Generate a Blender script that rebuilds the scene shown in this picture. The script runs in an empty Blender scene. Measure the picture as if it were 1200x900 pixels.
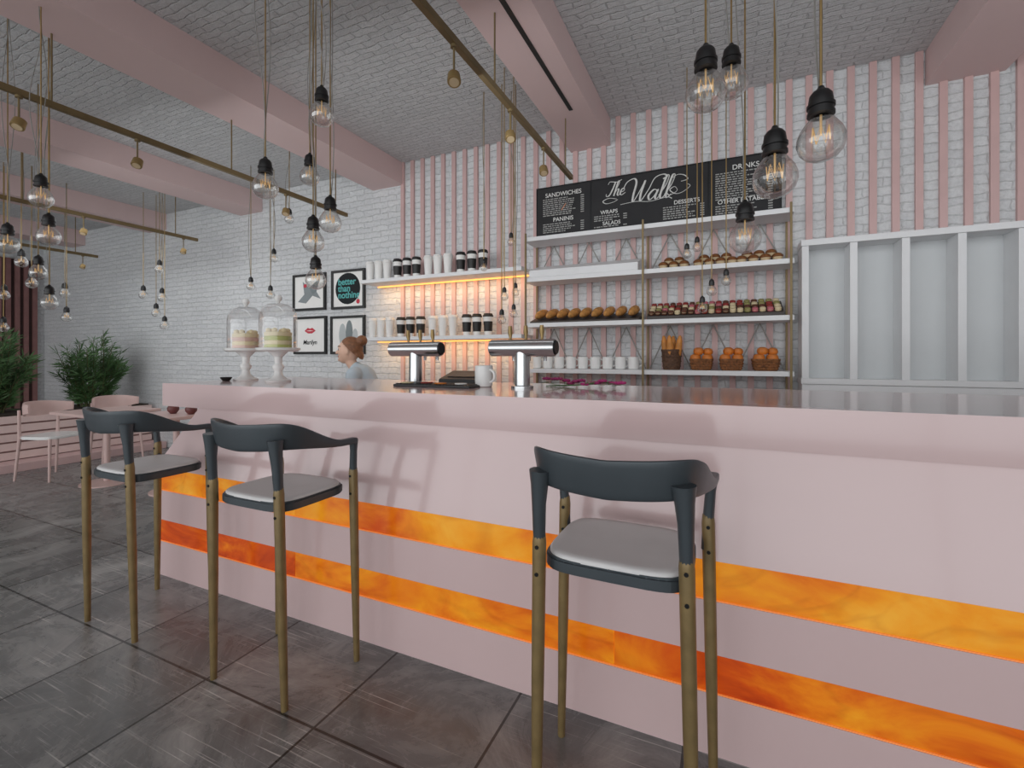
import bpy, bmesh, math, random
from mathutils import Vector, Matrix
random.seed(7)
PI=math.pi
C=bpy.context.scene.collection
SC=bpy.context.scene
F=545.0; HOR=418.0; H=1.30; A=math.atan(250/545.0); SA,CA=math.sin(A),math.cos(A)
def P(u,v,d):
    r=(u-600)/F*d
    return Vector((r*CA-d*SA, r*SA+d*CA, H-(v-HOR)/F*d))
def PY(u,v,Y):
    t=(u-600)/F
    return P(u,v,Y/(t*SA+CA))
def srgb(h):
    h=h.lstrip('#'); c=[int(h[i:i+2],16)/255 for i in (0,2,4)]
    return tuple((x/12.92 if x<=.04045 else ((x+.055)/1.055)**2.4) for x in c)+(1,)
# ---------------------------------------------------------------- materials
def newmat(name):
    m=bpy.data.materials.new(name); m.use_nodes=True
    nt=m.node_tree
    return m,nt,nt.nodes['Principled BSDF'],nt.nodes['Material Output']
def N(nt,t,**kw):
    n=nt.nodes.new(t)
    for k,v in kw.items():
        if k in n.inputs: n.inputs[k].default_value=v
        else: setattr(n,k,v)
    return n
def ramp(nt,stops):
    n=nt.nodes.new('ShaderNodeValToRGB'); e=n.color_ramp.elements
    while len(e)<len(stops): e.new(.5)
    for i,(p,c) in enumerate(stops):
        e[i].position=p; e[i].color=c
    return n
def mat(name,col,rough=.5,metal=0,var=.06,scale=8,bump=0,bscale=60,coat=0,emit=None,es=0,spec=None):
    m,nt,b,out=newmat(name); L=nt.links
    c=srgb(col) if isinstance(col,str) else col
    tc=N(nt,'ShaderNodeTexCoord'); nz=N(nt,'ShaderNodeTexNoise',Scale=scale,Detail=4.0)
    L.new(tc.outputs['Object'],nz.inputs['Vector'])
    lo=tuple(x*(1-var) for x in c[:3])+(1,); hi=tuple(min(1,x*(1+var)) for x in c[:3])+(1,)
    r=ramp(nt,[(.3,lo),(.7,hi)]); L.new(nz.outputs['Fac'],r.inputs['Fac']); L.new(r.outputs['Color'],b.inputs['Base Color'])
    b.inputs['Roughness'].default_value=rough; b.inputs['Metallic'].default_value=metal
    if coat: b.inputs['Coat Weight'].default_value=coat; b.inputs['Coat Roughness'].default_value=.05
    if spec is not None: b.inputs['Specular IOR Level'].default_value=spec
    if emit: b.inputs['Emission Color'].default_value=srgb(emit); b.inputs['Emission Strength'].default_value=es
    if bump:
        n2=N(nt,'ShaderNodeTexNoise',Scale=bscale,Detail=4.0); L.new(tc.outputs['Object'],n2.inputs['Vector'])
        bp=N(nt,'ShaderNodeBump',Strength=bump,Distance=.01); L.new(n2.outputs['Fac'],bp.inputs['Height']); L.new(bp.outputs['Normal'],b.inputs['Normal'])
    return m
def brick(name,a1,a2,c1,c2,cm,w=.23,h=.075,bump=.6,rough=.75,ns=35.0,dist=.012,mort=.007):
    m,nt,b,out=newmat(name); L=nt.links
    tc=N(nt,'ShaderNodeTexCoord'); sp=N(nt,'ShaderNodeSeparateXYZ'); cb=N(nt,'ShaderNodeCombineXYZ')
    L.new(tc.outputs['Object'],sp.inputs[0]); L.new(sp.outputs[a1],cb.inputs['X']); L.new(sp.outputs[a2],cb.inputs['Y'])
    nd=N(nt,'ShaderNodeTexNoise',Scale=11.0,Detail=5.0); L.new(cb.outputs[0],nd.inputs['Vector'])
    mx=N(nt,'ShaderNodeMixRGB',blend_type='LINEAR_LIGHT'); mx.inputs['Fac'].default_value=dist
    L.new(cb.outputs[0],mx.inputs['Color1']); L.new(nd.outputs['Color'],mx.inputs['Color2'])
    bt=N(nt,'ShaderNodeTexBrick',Scale=1.0); bt.inputs['Brick Width'].default_value=w; bt.inputs['Row Height'].default_value=h
    bt.inputs['Mortar Size'].default_value=mort; bt.inputs['Mortar Smooth'].default_value=1.0
    bt.inputs['Color1'].default_value=srgb(c1); bt.inputs['Color2'].default_value=srgb(c2); bt.inputs['Mortar'].default_value=srgb(cm)
    L.new(mx.outputs[0],bt.inputs['Vector']) 
    n2=N(nt,'ShaderNodeTexNoise',Scale=ns,Detail=6.0,Roughness=.75); L.new(cb.outputs[0],n2.inputs['Vector'])
    m2=N(nt,'ShaderNodeMixRGB',blend_type='MULTIPLY'); m2.inputs['Fac'].default_value=.5
    rr=ramp(nt,[(.32,(.66,.66,.66,1)),(.55,(1,1,1,1))]); L.new(n2.outputs['Fac'],rr.inputs['Fac'])
    L.new(bt.outputs['Color'],m2.inputs['Color1']); L.new(rr.outputs['Color'],m2.inputs['Color2']); L.new(m2.outputs[0],b.inputs['Base Color'])
    inv=N(nt,'ShaderNodeMath',operation='MULTIPLY_ADD'); inv.inputs[1].default_value=-.5
    L.new(bt.outputs['Fac'],inv.inputs[0]); L.new(n2.outputs['Fac'],inv.inputs[2])
    bp=N(nt,'ShaderNodeBump',Strength=bump,Distance=.02); L.new(inv.outputs[0],bp.inputs['Height']); L.new(bp.outputs['Normal'],b.inputs['Normal'])
    b.inputs['Roughness'].default_value=rough
    return m
def floormat():
    m,nt,b,out=newmat('slate_tile'); L=nt.links
    tc=N(nt,'ShaderNodeTexCoord'); mp=N(nt,'ShaderNodeMapping'); mp.inputs['Location'].default_value=(1.31,-1.19,0)
    L.new(tc.outputs['Object'],mp.inputs['Vector'])
    bt=N(nt,'ShaderNodeTexBrick',Scale=1.0,offset=0.0); bt.inputs['Brick Width'].default_value=.592; bt.inputs['Row Height'].default_value=.6
    bt.inputs['Mortar Size'].default_value=.0055; bt.inputs['Mortar Smooth'].default_value=.2
    bt.inputs['Color1'].default_value=(.82,.82,.83,1); bt.inputs['Color2'].default_value=(1.2,1.2,1.21,1); bt.inputs['Mortar'].default_value=(.16,.16,.16,1)
    L.new(mp.outputs[0],bt.inputs['Vector'])
    n1=N(nt,'ShaderNodeTexNoise',Scale=2.6,Detail=10.0,Roughness=.74,Distortion=.8); L.new(tc.outputs['Object'],n1.inputs['Vector'])
    r1=ramp(nt,[(.3,srgb('#575858')),(.5,srgb('#7e7f7e')),(.72,srgb('#b2b2af'))]); L.new(n1.outputs['Fac'],r1.inputs['Fac'])
    facs=[]
    for ang,sc in ((.5,1.0),(-.9,1.3),(1.9,1.1)):
        mp2=N(nt,'ShaderNodeMapping'); mp2.inputs['Rotation'].default_value=(0,0,ang); mp2.inputs['Scale'].default_value=(2.0*sc,120*sc,1)
        L.new(tc.outputs['Object'],mp2.inputs['Vector'])
        ns=N(nt,'ShaderNodeTexNoise',Scale=1.0,Detail=2.0,Distortion=.3); L.new(mp2.outputs[0],ns.inputs['Vector'])
        rs=ramp(nt,[(.64,(0,0,0,1)),(.72,(1,1,1,1))]); L.new(ns.outputs['Fac'],rs.inputs['Fac'])
        nm=N(nt,'ShaderNodeTexNoise',Scale=1.9+.6*sc,Detail=2.0); mp3=N(nt,'ShaderNodeMapping'); mp3.inputs['Location'].default_value=(ang*7,ang*3,0)
        L.new(tc.outputs['Object'],mp3.inputs['Vector']); L.new(mp3.outputs[0],nm.inputs['Vector'])
        rm=ramp(nt,[(.43,(0,0,0,1)),(.58,(.75,.75,.75,1))]); L.new(nm.outputs['Fac'],rm.inputs['Fac'])
        mu=N(nt,'ShaderNodeMath',operation='MULTIPLY'); L.new(rs.outputs['Color'],mu.inputs[0]); L.new(rm.outputs['Color'],mu.inputs[1]); facs.append(mu)
    a=N(nt,'ShaderNodeMath',operation='ADD'); L.new(facs[0].outputs[0],a.inputs[0]); L.new(facs[1].outputs[0],a.inputs[1])
    ml=N(nt,'ShaderNodeMath',operation='ADD',use_clamp=True); L.new(a.outputs[0],ml.inputs[0]); L.new(facs[2].outputs[0],ml.inputs[1])
    mx=N(nt,'ShaderNodeMixRGB'); L.new(ml.outputs[0],mx.inputs['Fac']); L.new(r1.outputs['Color'],mx.inputs['Color1']); mx.inputs['Color2'].default_value=srgb('#d6d5d1')
    m2=N(nt,'ShaderNodeMixRGB',blend_type='MULTIPLY'); m2.inputs['Fac'].default_value=1; L.new(mx.outputs[0],m2.inputs['Color1']); L.new(bt.outputs['Color'],m2.inputs['Color2'])
    L.new(m2.outputs[0],b.inputs['Base Color'])
    rr=ramp(nt,[(.3,(.18,.18,.18,1)),(.7,(.38,.38,.38,1))]); L.new(n1.outputs['Fac'],rr.inputs['Fac']); L.new(rr.outputs['Color'],b.inputs['Roughness'])
    bp=N(nt,'ShaderNodeBump',Strength=.18,Distance=.01); L.new(n1.outputs['Fac'],bp.inputs['Height']); L.new(bp.outputs['Normal'],b.inputs['Normal'])
    return m
def onyx(name,shift,off):
    m,nt,b,out=newmat(name); L=nt.links
    tc=N(nt,'ShaderNodeTexCoord'); mp=N(nt,'ShaderNodeMapping'); mp.inputs['Location'].default_value=off; mp.inputs['Scale'].default_value=(1.1,1,2.2); mp.inputs['Rotation'].default_value=(0,.5,0)
    L.new(tc.outputs['Object'],mp.inputs['Vector'])
    n1=N(nt,'ShaderNodeTexNoise',Scale=2.0,Detail=6.0,Roughness=.58,Distortion=.7); L.new(mp.outputs[0],n1.inputs['Vector'])
    ad=N(nt,'ShaderNodeMath',operation='ADD'); ad.inputs[1].default_value=shift; L.new(n1.outputs['Fac'],ad.inputs[0])
    r=ramp(nt,[(.22,srgb('#a02c0a')),(.38,srgb('#cb4e0c')),(.52,srgb('#e27a14')),(.64,srgb('#ec961c')),(.84,srgb('#f4b640'))]); L.new(ad.outputs[0],r.inputs['Fac'])
    nv=N(nt,'ShaderNodeTexNoise',Scale=1.2,Detail=3.0,Distortion=2.0); L.new(mp.outputs[0],nv.inputs['Vector'])
    rv=ramp(nt,[(.45,(1,1,1,1)),(.5,(.72,.55,.42,1)),(.55,(1,1,1,1))]); L.new(nv.outputs['Fac'],rv.inputs['Fac'])
    mm=N(nt,'ShaderNodeMixRGB',blend_type='MULTIPLY'); mm.inputs['Fac'].default_value=.4; L.new(r.outputs['Color'],mm.inputs['Color1']); L.new(rv.outputs['Color'],mm.inputs['Color2'])
    dk=N(nt,'ShaderNodeMixRGB',blend_type='MULTIPLY'); dk.inputs['Fac'].default_value=1; L.new(mm.outputs[0],dk.inputs['Color1']); dk.inputs['Color2'].default_value=(.5,.5,.5,1)
    L.new(dk.outputs[0],b.inputs['Base Color']); L.new(mm.outputs[0],b.inputs['Emission Color']); b.inputs['Emission Strength'].default_value=.54
    b.inputs['Roughness'].default_value=.2
    return m
def glass(name,tint=(1,1,1,1),gl=.9,base=.07,blend=.3):
    m,nt,b,out=newmat(name); L=nt.links
    nt.nodes.remove(b)
    tr=N(nt,'ShaderNodeBsdfTransparent'); tr.inputs['Color'].default_value=tint
    gs=N(nt,'ShaderNodeBsdfGlossy',Roughness=.02); lw=N(nt,'ShaderNodeLayerWeight',Blend=blend)
    r=ramp(nt,[(0,(base,base,base,1)),(1,(gl,gl,gl,1))]); L.new(lw.outputs['Facing'],r.inputs['Fac'])
    tc=N(nt,'ShaderNodeTexCoord'); nz=N(nt,'ShaderNodeTexNoise',Scale=6.0); L.new(tc.outputs['Object'],nz.inputs['Vector'])
    bp=N(nt,'ShaderNodeBump',Strength=.05); L.new(nz.outputs['Fac'],bp.inputs['Height']); L.new(bp.outputs['Normal'],gs.inputs['Normal'])
    mx=N(nt,'ShaderNodeMixShader'); L.new(r.outputs['Color'],mx.inputs[0]); L.new(tr.outputs[0],mx.inputs[1]); L.new(gs.outputs[0],mx.inputs[2])
    L.new(mx.outputs[0],out.inputs['Surface'])
    return m
M=dict(
 pink=mat('pink_lacquer','#dabfbe',.14,var=.01,scale=1.5,coat=.3),
 pinksoft=mat('pink_satin_lacquer','#dbc0bf',.16,var=.01,scale=1.5,coat=.3),
 pinkmatte=mat('pink_paint','#d8b8b6',.45,var=.03),
 pinkbeam=mat('pink_beam','#dbc1bf',.5,var=.03,scale=2),
 slat=mat('pink_slat','#cbaaa7',.5,var=.04),
 lslat=mat('brown_pink_slat','#8f6663',.55,var=.12),
 ldark=mat('dark_backing','#4d3836',.7,var=.1),
 white=mat('white_laminate','#e3e4e5',.45,var=.02),
 gpanel=mat('grey_panel','#d6d9da',.8,var=.01),
 ceramic=mat('white_ceramic','#f0f0ee',.18,var=.02),
 black=mat('black_plastic','#151515',.4,var=.2),
 socket=mat('black_socket','#1a1a1b',.35,var=.2),
 brass=mat('brass','#a0875a',.4,metal=.6,var=.1),
 brassd=mat('aged_brass','#7d6c4c',.5,metal=.45,var=.12),
 stoolwood=mat('gilded_wood','#85704a',.42,metal=.25,var=.15,scale=20),
 steel=mat('grey_steel','#434a4f',.38,metal=.2,var=.06),
 seat=mat('pale_seat','#dad8d7',.5,var=.03),
 chrome=mat('brushed_steel','#c3c5c6',.22,metal=1,var=.05),
 dk=mat('dark_metal','#2a2b2d',.35,metal=.6,var=.1),
 bolt=mat('bolt_black','#191919',.4,metal=.5),
 wire=mat('grey_wire','#8f8d88',.5),
 chalk=mat('chalkboard','#262628',.75,var=.25,scale=5,bump=.1),
 chalkw=mat('chalk_white','#dededb',.9,var=.05),
 chalkg=mat('chalk_grey','#a9a9a6',.9,var=.1),
 chalkr=mat('chalk_orange','#c98a6a',.9),
 paper=mat('white_paper','#f0efec',.8,var=.02),
 cupw=mat('white_cup_paper','#ecebe8',.55,var=.02),
 cupb=mat('black_cup_card','#1c1a19',.5,var=.1),
 led=mat('warm_led','#ffc080',.5,emit='#ffac50',es=1.5),
 ledge_glow=mat('orange_ledge_glow','#f09a58',.5,emit='#ff8a38',es=.3),
 bread=mat('bread_crust','#c08a4c',.65,var=.35,scale=24,bump=.4,bscale=30),
 breadl=mat('baguette_crust','#c07f3c',.6,var=.35,scale=16,bump=.4,bscale=40),
 bun=mat('golden_bun','#d0782c',.5,var=.3,scale=22,bump=.2),
 roll=mat('brown_pastry','#7a4b25',.5,var=.35,scale=40,bump=.3),
 wrap=mat('pale_wrapper','#c4ae8c',.7,var=.1,scale=30),
 wick=mat('dark_wicker','#5d4230',.7,var=.4,scale=60,bump=.8,bscale=90),
 wicko=mat('brown_wicker','#80502a',.6,var=.5,scale=70,bump=.8,bscale=90),
 tray=mat('dark_tray','#3b322e',.5,var=.15),
 mac1=mat('macaron_pink','#b9646f',.6), mac2=mat('macaron_cream','#d8c7a2',.6), mac3=mat('macaron_red','#8f2e2a',.6), mac4=mat('macaron_olive','#8f8a54',.6), mac5=mat('macaron_brown','#5d3524',.6),
 leaf=mat('green_leaf','#527446',.5,var=.45,scale=3), leaf2=mat('stem_brown','#5a5a38',.7),
 teal=mat('near_black_teal_ink','#12191c',.8), tealt=mat('teal_ink','#62b9b6',.8), red=mat('red_ink','#c8404f',.8), ink=mat('black_ink','#26282a',.8), greyink=mat('grey_ink','#8d9496',.8), paleink=mat('pale_grey_ink','#b9bfc0',.8), midink=mat('mid_grey_ink','#7f888a',.8),
 cream=mat('cream_cake','#e9d9b0',.6,var=.1), green=mat('pale_green_cake','#b9bd6b',.6,var=.15), cpink=mat('pink_cake','#dcb7a9',.6,var=.1),
 mag=mat('magenta_petal','#9c2a66',.5,var=.3), 
 dred=mat('maroon_glaze','#6a3a38',.45,var=.1),
 chairp=mat('pale_pink_wood','#d6b8b2',.4,var=.04), planter=mat('planter_pink_slat','#e3cbc6',.45,var=.04),
 gapd=mat('planter_gap','#8a6b66',.7,var=.05),
 soil=mat('soil','#33281f',.9,var=.4,scale=40,bump=.5),
 skin=mat('skin','#e4bca4',.5,var=.04), hair=mat('auburn_hair','#85583a',.45,var=.3,scale=40,bump=.5,bscale=120), shirt=mat('light_blue_cotton','#c6d5de',.8,var=.05), trous=mat('dark_denim','#2c3440',.8,var=.1), lip=mat('lips','#b55a55',.5), eyed=mat('eye_dark','#2a1d17',.3), shoe=mat('black_shoe','#1d1d1f',.5),
 plaster=mat('white_plaster','#d9d9d8',.7,var=.03),
 frame=mat('window_frame_grey','#6b6b6c',.5),
)
M['bulb']=glass('clear_glass',(.98,.98,.97,1),.9,.10,.34)
M['dome']=glass('dome_glass',(.99,.99,.99,1),.5)
M['filament']=mat('filament','#e0b878',.4,metal=.4,emit='#ffcf90',es=.25)
M['brickw']=brick('white_brick_wall','X','Z','#e4e6e7','#dbdddf','#d5d7d8',w=.22,h=.062,bump=.7,ns=30.0,dist=.024)
M['brickl']=brick('white_brick_side','Y','Z','#e4e6e7','#dbdddf','#d5d7d8',w=.22,h=.062,bump=.7,ns=30.0,dist=.024)
M['brickc']=brick('white_brick_ceiling','X','Y','#dbdcdd','#d1d2d3','#c8c9ca',w=.18,h=.048,bump=.85,ns=30.0,dist=.024,mort=.006)
M['floor']=floormat()
# ---------------------------------------------------------------- mesh builder
class MB:
    def __init__(s): s.bm=bmesh.new(); s.bev=False
    def take(s,t,mat4=None):
        if mat4 is not None: bmesh.ops.transform(t,matrix=mat4,verts=t.verts)
        me=bpy.data.meshes.new('tmp'); t.to_mesh(me); t.free(); s.bm.from_mesh(me); bpy.data.meshes.remove(me); return s
    def box(s,lo,hi,b=0,M4=None,seg=2):
        t=bmesh.new(); bmesh.ops.create_cube(t,size=1)
        c=[(lo[i]+hi[i])/2 for i in range(3)]; d=[hi[i]-lo[i] for i in range(3)]
        for v in t.verts: v.co=Vector((c[0]+v.co.x*d[0],c[1]+v.co.y*d[1],c[2]+v.co.z*d[2]))
        if b: s.bev=True; bmesh.ops.bevel(t,geom=t.edges[:],offset=b,segments=seg,affect='EDGES',profile=.5)
        return s.take(t,M4)
    def tube(s,pts,r,n=8,sq=None):
        pts=[Vector(p) for p in pts]; K=len(pts); rs=r if isinstance(r,(list,tuple)) else [r]*K
        t=bmesh.new(); rings=[]
        ref=None
        for i,p in enumerate(pts):
            tan=(pts[min(i+1,K-1)]-pts[max(i-1,0)]).normalized()
            if ref is None: ref=Vector((1,0,0)) if abs(tan.x)<.8 else Vector((0,1,0))
            a=(ref-tan*ref.dot(tan)).normalized(); b=tan.cross(a); ref=a
            rings.append([t.verts.new(p+(a*math.cos(2*PI*k/n)+b*math.sin(2*PI*k/n))*rs[i]) for k in range(n)])
        for i in range(K-1):
            for k in range(n):
                t.faces.new((rings[i][k],rings[i][(k+1)%n],rings[i+1][(k+1)%n],rings[i+1][k]))
        t.faces.new(rings[0][::-1]); t.faces.new(rings[-1])
        return s.take(t)
    def cyl(s,p0,p1,r0,r1=None,n=16):
        return s.tube([p0,p1],[r0,r0 if r1 is None else r1],n)
    def lathe(s,prof,c=(0,0,0),n=24,M4=None,e=1,sy=1):
        t=bmesh.new(); rings=[]
        def q(k):
            a=2*PI*k/n; x,y=math.cos(a),math.sin(a)
            return math.copysign(abs(x)**e,x),math.copysign(abs(y)**e,y)*sy
        for r,z in prof:
            if r<1e-5: rings.append([t.verts.new((c[0],c[1],c[2]+z))])
            else: rings.append([t.verts.new((c[0]+r*q(k)[0],c[1]+r*q(k)[1],c[2]+z)) for k in range(n)])
        for a,b in zip(rings,rings[1:]):
            if len(a)==1 and len(b)==1: continue
            for k in range(n):
                k2=(k+1)%n
                if len(a)==1: t.faces.new((a[0],b[k2],b[k]))
                elif len(b)==1: t.faces.new((a[k],a[k2],b[0]))
                else: t.faces.new((a[k],a[k2],b[k2],b[k]))
        return s.take(t,M4)
    def ball(s,c,r,u=16,v=10,M4=None):
        if not isinstance(r,(list,tuple)): r=(r,r,r)
        t=bmesh.new(); bmesh.ops.create_uvsphere(t,u_segments=u,v_segments=v,radius=1)
        for w in t.verts: w.co=Vector((c[0]+w.co.x*r[0],c[1]+w.co.y*r[1],c[2]+w.co.z*r[2]))
        return s.take(t,M4)
    def cap(s,p0,p1,r0,r1=None,n=14):
        r1=r0 if r1 is None else r1
        s.cyl(p0,p1,r0,r1,n); s.ball(p0,r0,n,8); s.ball(p1,r1,n,8); return s
    def prism(s,pts,d0,d1,axis='Y',b=0):
        t=bmesh.new()
        f=(lambda p,d:(p[0],d,p[1])) if axis=='Y' else ((lambda p,d:(d,p[0],p[1])) if axis=='X' else (lambda p,d:(p[0],p[1],d)))
        a=[t.verts.new(f(p,d0)) for p in pts]; c=[t.verts.new(f(p,d1)) for p in pts]
        t.faces.new(a); t.faces.new(c[::-1]); n=len(pts)
        for i in range(n): t.faces.new((a[i],c[i],c[(i+1)%n],a[(i+1)%n]))
        bmesh.ops.recalc_face_normals(t,faces=t.faces)
        if b: s.bev=True; bmesh.ops.bevel(t,geom=t.edges[:],offset=b,segments=2,affect='EDGES')
        return s.take(t)
    def build(s,name,m,parent=None,smooth=True,loc=None,ang=38):
        bm=s.bm
        bmesh.ops.recalc_face_normals(bm,faces=bm.faces)
        if smooth:
            th=math.radians(ang)
            for f in bm.faces: f.smooth=True
            for e in bm.edges:
                if len(e.link_faces)==2 and e.calc_face_angle(0)>th: e.smooth=False
        me=bpy.data.meshes.new(name); bm.to_mesh(me); bm.free()
        if m: me.materials.append(m)
        o=bpy.data.objects.new(name,me); C.objects.link(o)
        if s.bev and smooth:
            w=o.modifiers.new('weighted','WEIGHTED_NORMAL'); w.keep_sharp=True; w.weight=100
        if parent: o.parent=parent
        if loc is not None: o.location=loc
        return o
def tag(o,label,cat,group=None):
    o['label']=label; o['category']=cat
    if group: o['group']=group
    return o
def thing(name,label,cat,loc=(0,0,0),rz=0,group=None):
    o=bpy.data.objects.new(name,None); o.empty_display_size=.05; C.objects.link(o); o.location=loc; o.rotation_euler=(0,0,rz)
    return tag(o,label,cat,group)
def struct(o): o['kind']='structure'; return o
def copy_tree(o,parent=None):
    c=o.copy(); C.objects.link(c)
    if parent: c.parent=parent
    for ch in list(o.children): copy_tree(ch,c)
    return c
def place(proto,used,loc,label,rz=None,rot=None,scale=None):
    o=proto if not used[0] else copy_tree(proto); used[0]=True
    o.location=loc; o['label']=label
    if rz is not None: o.rotation_euler=(0,0,rz)
    if rot is not None: o.rotation_euler=rot
    if scale is not None: o.scale=(scale,)*3
    return o
ORD=['first','second','third','fourth','fifth','sixth','seventh','eighth','ninth','tenth','eleventh','twelfth','thirteenth','fourteenth','fifteenth','sixteenth','seventeenth','eighteenth','nineteenth','twentieth']
def text(body,size,name,m,parent,loc,align='CENTER',shear=0,offset=0,rot=(PI/2,0,0),sx=1):
    cu=bpy.data.curves.new('t','FONT'); cu.body=body; cu.size=size; cu.align_x=align; cu.shear=shear; cu.offset=offset; cu.extrude=.0006
    o=bpy.data.objects.new('t',cu); C.objects.link(o); bpy.context.view_layer.update()
    dg=bpy.context.evaluated_depsgraph_get(); me=bpy.data.meshes.new_from_object(o.evaluated_get(dg))
    bpy.data.objects.remove(o); bpy.data.curves.remove(cu)
    me.materials.clear(); me.materials.append(m); me.name=name
    r=bpy.data.objects.new(name,me); C.objects.link(r); r.parent=parent; r.location=loc; r.rotation_euler=rot; r.scale=(sx,1,1)
    return r
def catmull(pts,n=6):
    pts=[Vector(p) for p in pts]; out=[]
    for i in range(len(pts)-1):
        p0=pts[max(i-1,0)]; p1=pts[i]; p2=pts[i+1]; p3=pts[min(i+2,len(pts)-1)]
        for k in range(n):
            t=k/n; out.append(.5*((2*p1)+(p2-p0)*t+(2*p0-5*p1+4*p2-p3)*t*t+(3*p1-p0-3*p2+p3)*t**3))
    return out+[pts[-1]]
# ---------------------------------------------------------------- setting
YW=4.0; ZC=3.35; XL=-10.9; XR=4.6; YF=-4.2
struct(MB().box((XL-.2,YF,-.2),(XR+.2,YW+.2,0)).build('floor',M['floor'],smooth=False))
struct(MB().box((XL-.2,YF,ZC),(XR+.2,YW+.2,ZC+.2)).build('ceiling',M['brickc'],smooth=False))
struct(MB().box((XL-.2,YW,0),(XR+.2,YW+.2,ZC)).build('wall_back',M['brickw'],smooth=False))
struct(MB().box((XL-.2,YF,0),(XL,YW,ZC)).build('wall_left',M['brickl'],smooth=False))
struct(MB().box((XR,YF,0),(XR+.2,YW,ZC)).build('wall_right',M['plaster'],smooth=False))
w=MB()
for x in [XL+.1+i*2.2 for i in range(8)]: w.box((x-.05,YF-.05,0),(x+.05,YF+.05,ZC))
w.box((XL,YF-.05,0),(XR,YF+.05,.12)); w.box((XL,YF-.05,2.5),(XR,YF+.05,2.58)); w.box((XL,YF-.05,3.2),(XR,YF+.05,ZC))
struct(w.build('window_1',M['frame'],smooth=False))
s=MB(); x=-3.12
while x<XR-.05:
    s.box((x,YW-.022,0),(x+.042,YW,ZC)); x+=.126
struct(s.build('trim_1',M['slat'],smooth=False))
s=MB(); y=1.2
s.box((XL,1.0,0),(XL+.02,3.9,2.95))
bk=struct(s.build('trim_2',M['ldark'],smooth=False))
s=MB()
while y<3.85:
    s.box((XL+.02,y,0),(XL+.06,y+.06,2.95)); y+=.11
struct(s.build('trim_3',M['lslat'],smooth=False))
BEAMS=[(-3.51,-3.10),(-1.25,-.90),(1.22,1.62),(-5.69,-5.28),(-7.70,-7.29),(-9.9,-9.5)]
ZB=3.12
for i,(a,b) in enumerate(BEAMS):
    o=struct(MB().box((a,YF+.1,ZB),(b,YW-.001,ZC-.001)).build('trim_%d'%(4+i),M['pinkbeam'],smooth=False))
    if i in (1,2):
        c=(a+b)/2+.04
        g=MB(); g.box((c-.014,-1.0,ZB-.004),(c+.014,3.3,ZB+.004)); g.build('slot_vent',M['black'],o,smooth=False)
def ceil_z(x):
    for a,b in BEAMS:
        if a-.01<=x<=b+.01: return ZB
    return ZC
# ---------------------------------------------------------------- bar counter
X0,X1=-3.14,4.2; ZT=1.138; ZS=1.0
ct=MB().box((X0,1.70,ZS),(X1,2.65,ZT)).build('bar_countertop',M['pink'],smooth=False)
tag(ct,'long glossy pale pink slab countertop on the bar','countertop')
bar=thing('bar_counter','pale pink bar front with two glowing orange onyx stripes','bar counter',(0,1.65,0))
def pan(name,pts,m,x0=X0+.02,x1=X1): return MB().prism(pts,x0,x1,'X').build(name,m,bar,smooth=False)
def hexa(name,m,za,zb,ya,yb,xa,xb,ye):
    t=bmesh.new(); v=[t.verts.new(p) for p in ((xa,ya,za),(X1,ya,za),(X1,ye,za),(xa,ye,za),(xb,yb,zb),(X1,yb,zb),(X1,ye,zb),(xb,ye,zb))]
    for f in ((0,1,2,3),(4,5,6,7),(0,1,5,4),(1,2,6,5),(2,3,7,6),(3,0,4,7)): t.faces.new([v[i] for i in f])
    return MB().take(t).build(name,m,bar,smooth=False)
hexa('front_panel',M['pinksoft'],.635,ZS-.0005,0,.062,X0+.02,-2.80,.9)
pan('middle_rail',[(0,.33),(0,.503),(.3,.503),(.3,.33)],M['pinksoft'])
pan('base_rail',[(0,0.0),(0,.2),(.3,.2),(.3,0)],M['pinksoft'])
pan('body',[(.05,.001),(.05,.634),(.9,.634),(.9,.001)],M['pinkmatte'],X0+.06,X1-.02)
seams=[X0+.03,-1.95,-.36,1.23,2.82,X1-.01]
ons=[[(.08,(0,0,0)),(.05,(3,1,0)),(.09,(7,0,2)),(.09,(1,5,0)),(.17,(9,2,1))],[(-.14,(4,4,1)),(.03,(2,8,3)),(-.05,(5,1,6)),(.02,(8,3,2)),(-.05,(1,1,9))]]
for row,(z0,z1) in enumerate(((.503,.635),(.2,.33))):
    for i in range(5):
        MB().box((seams[i]+.001,.007,z0+.001),(seams[i+1]-.001,.049,z1-.001)).build('onyx_panel',onyx('onyx_%d_%d'%(row,i),*ons[row][i]),bar,smooth=False)
    MB().box((X0+.03,.002,z0+.0005),(X1-.01,.0065,z0+.004)).build('glow_strip',M['ledge_glow'],bar,smooth=False)  # thin emissive strip added to draw the onyx glow line on the ledge
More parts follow.
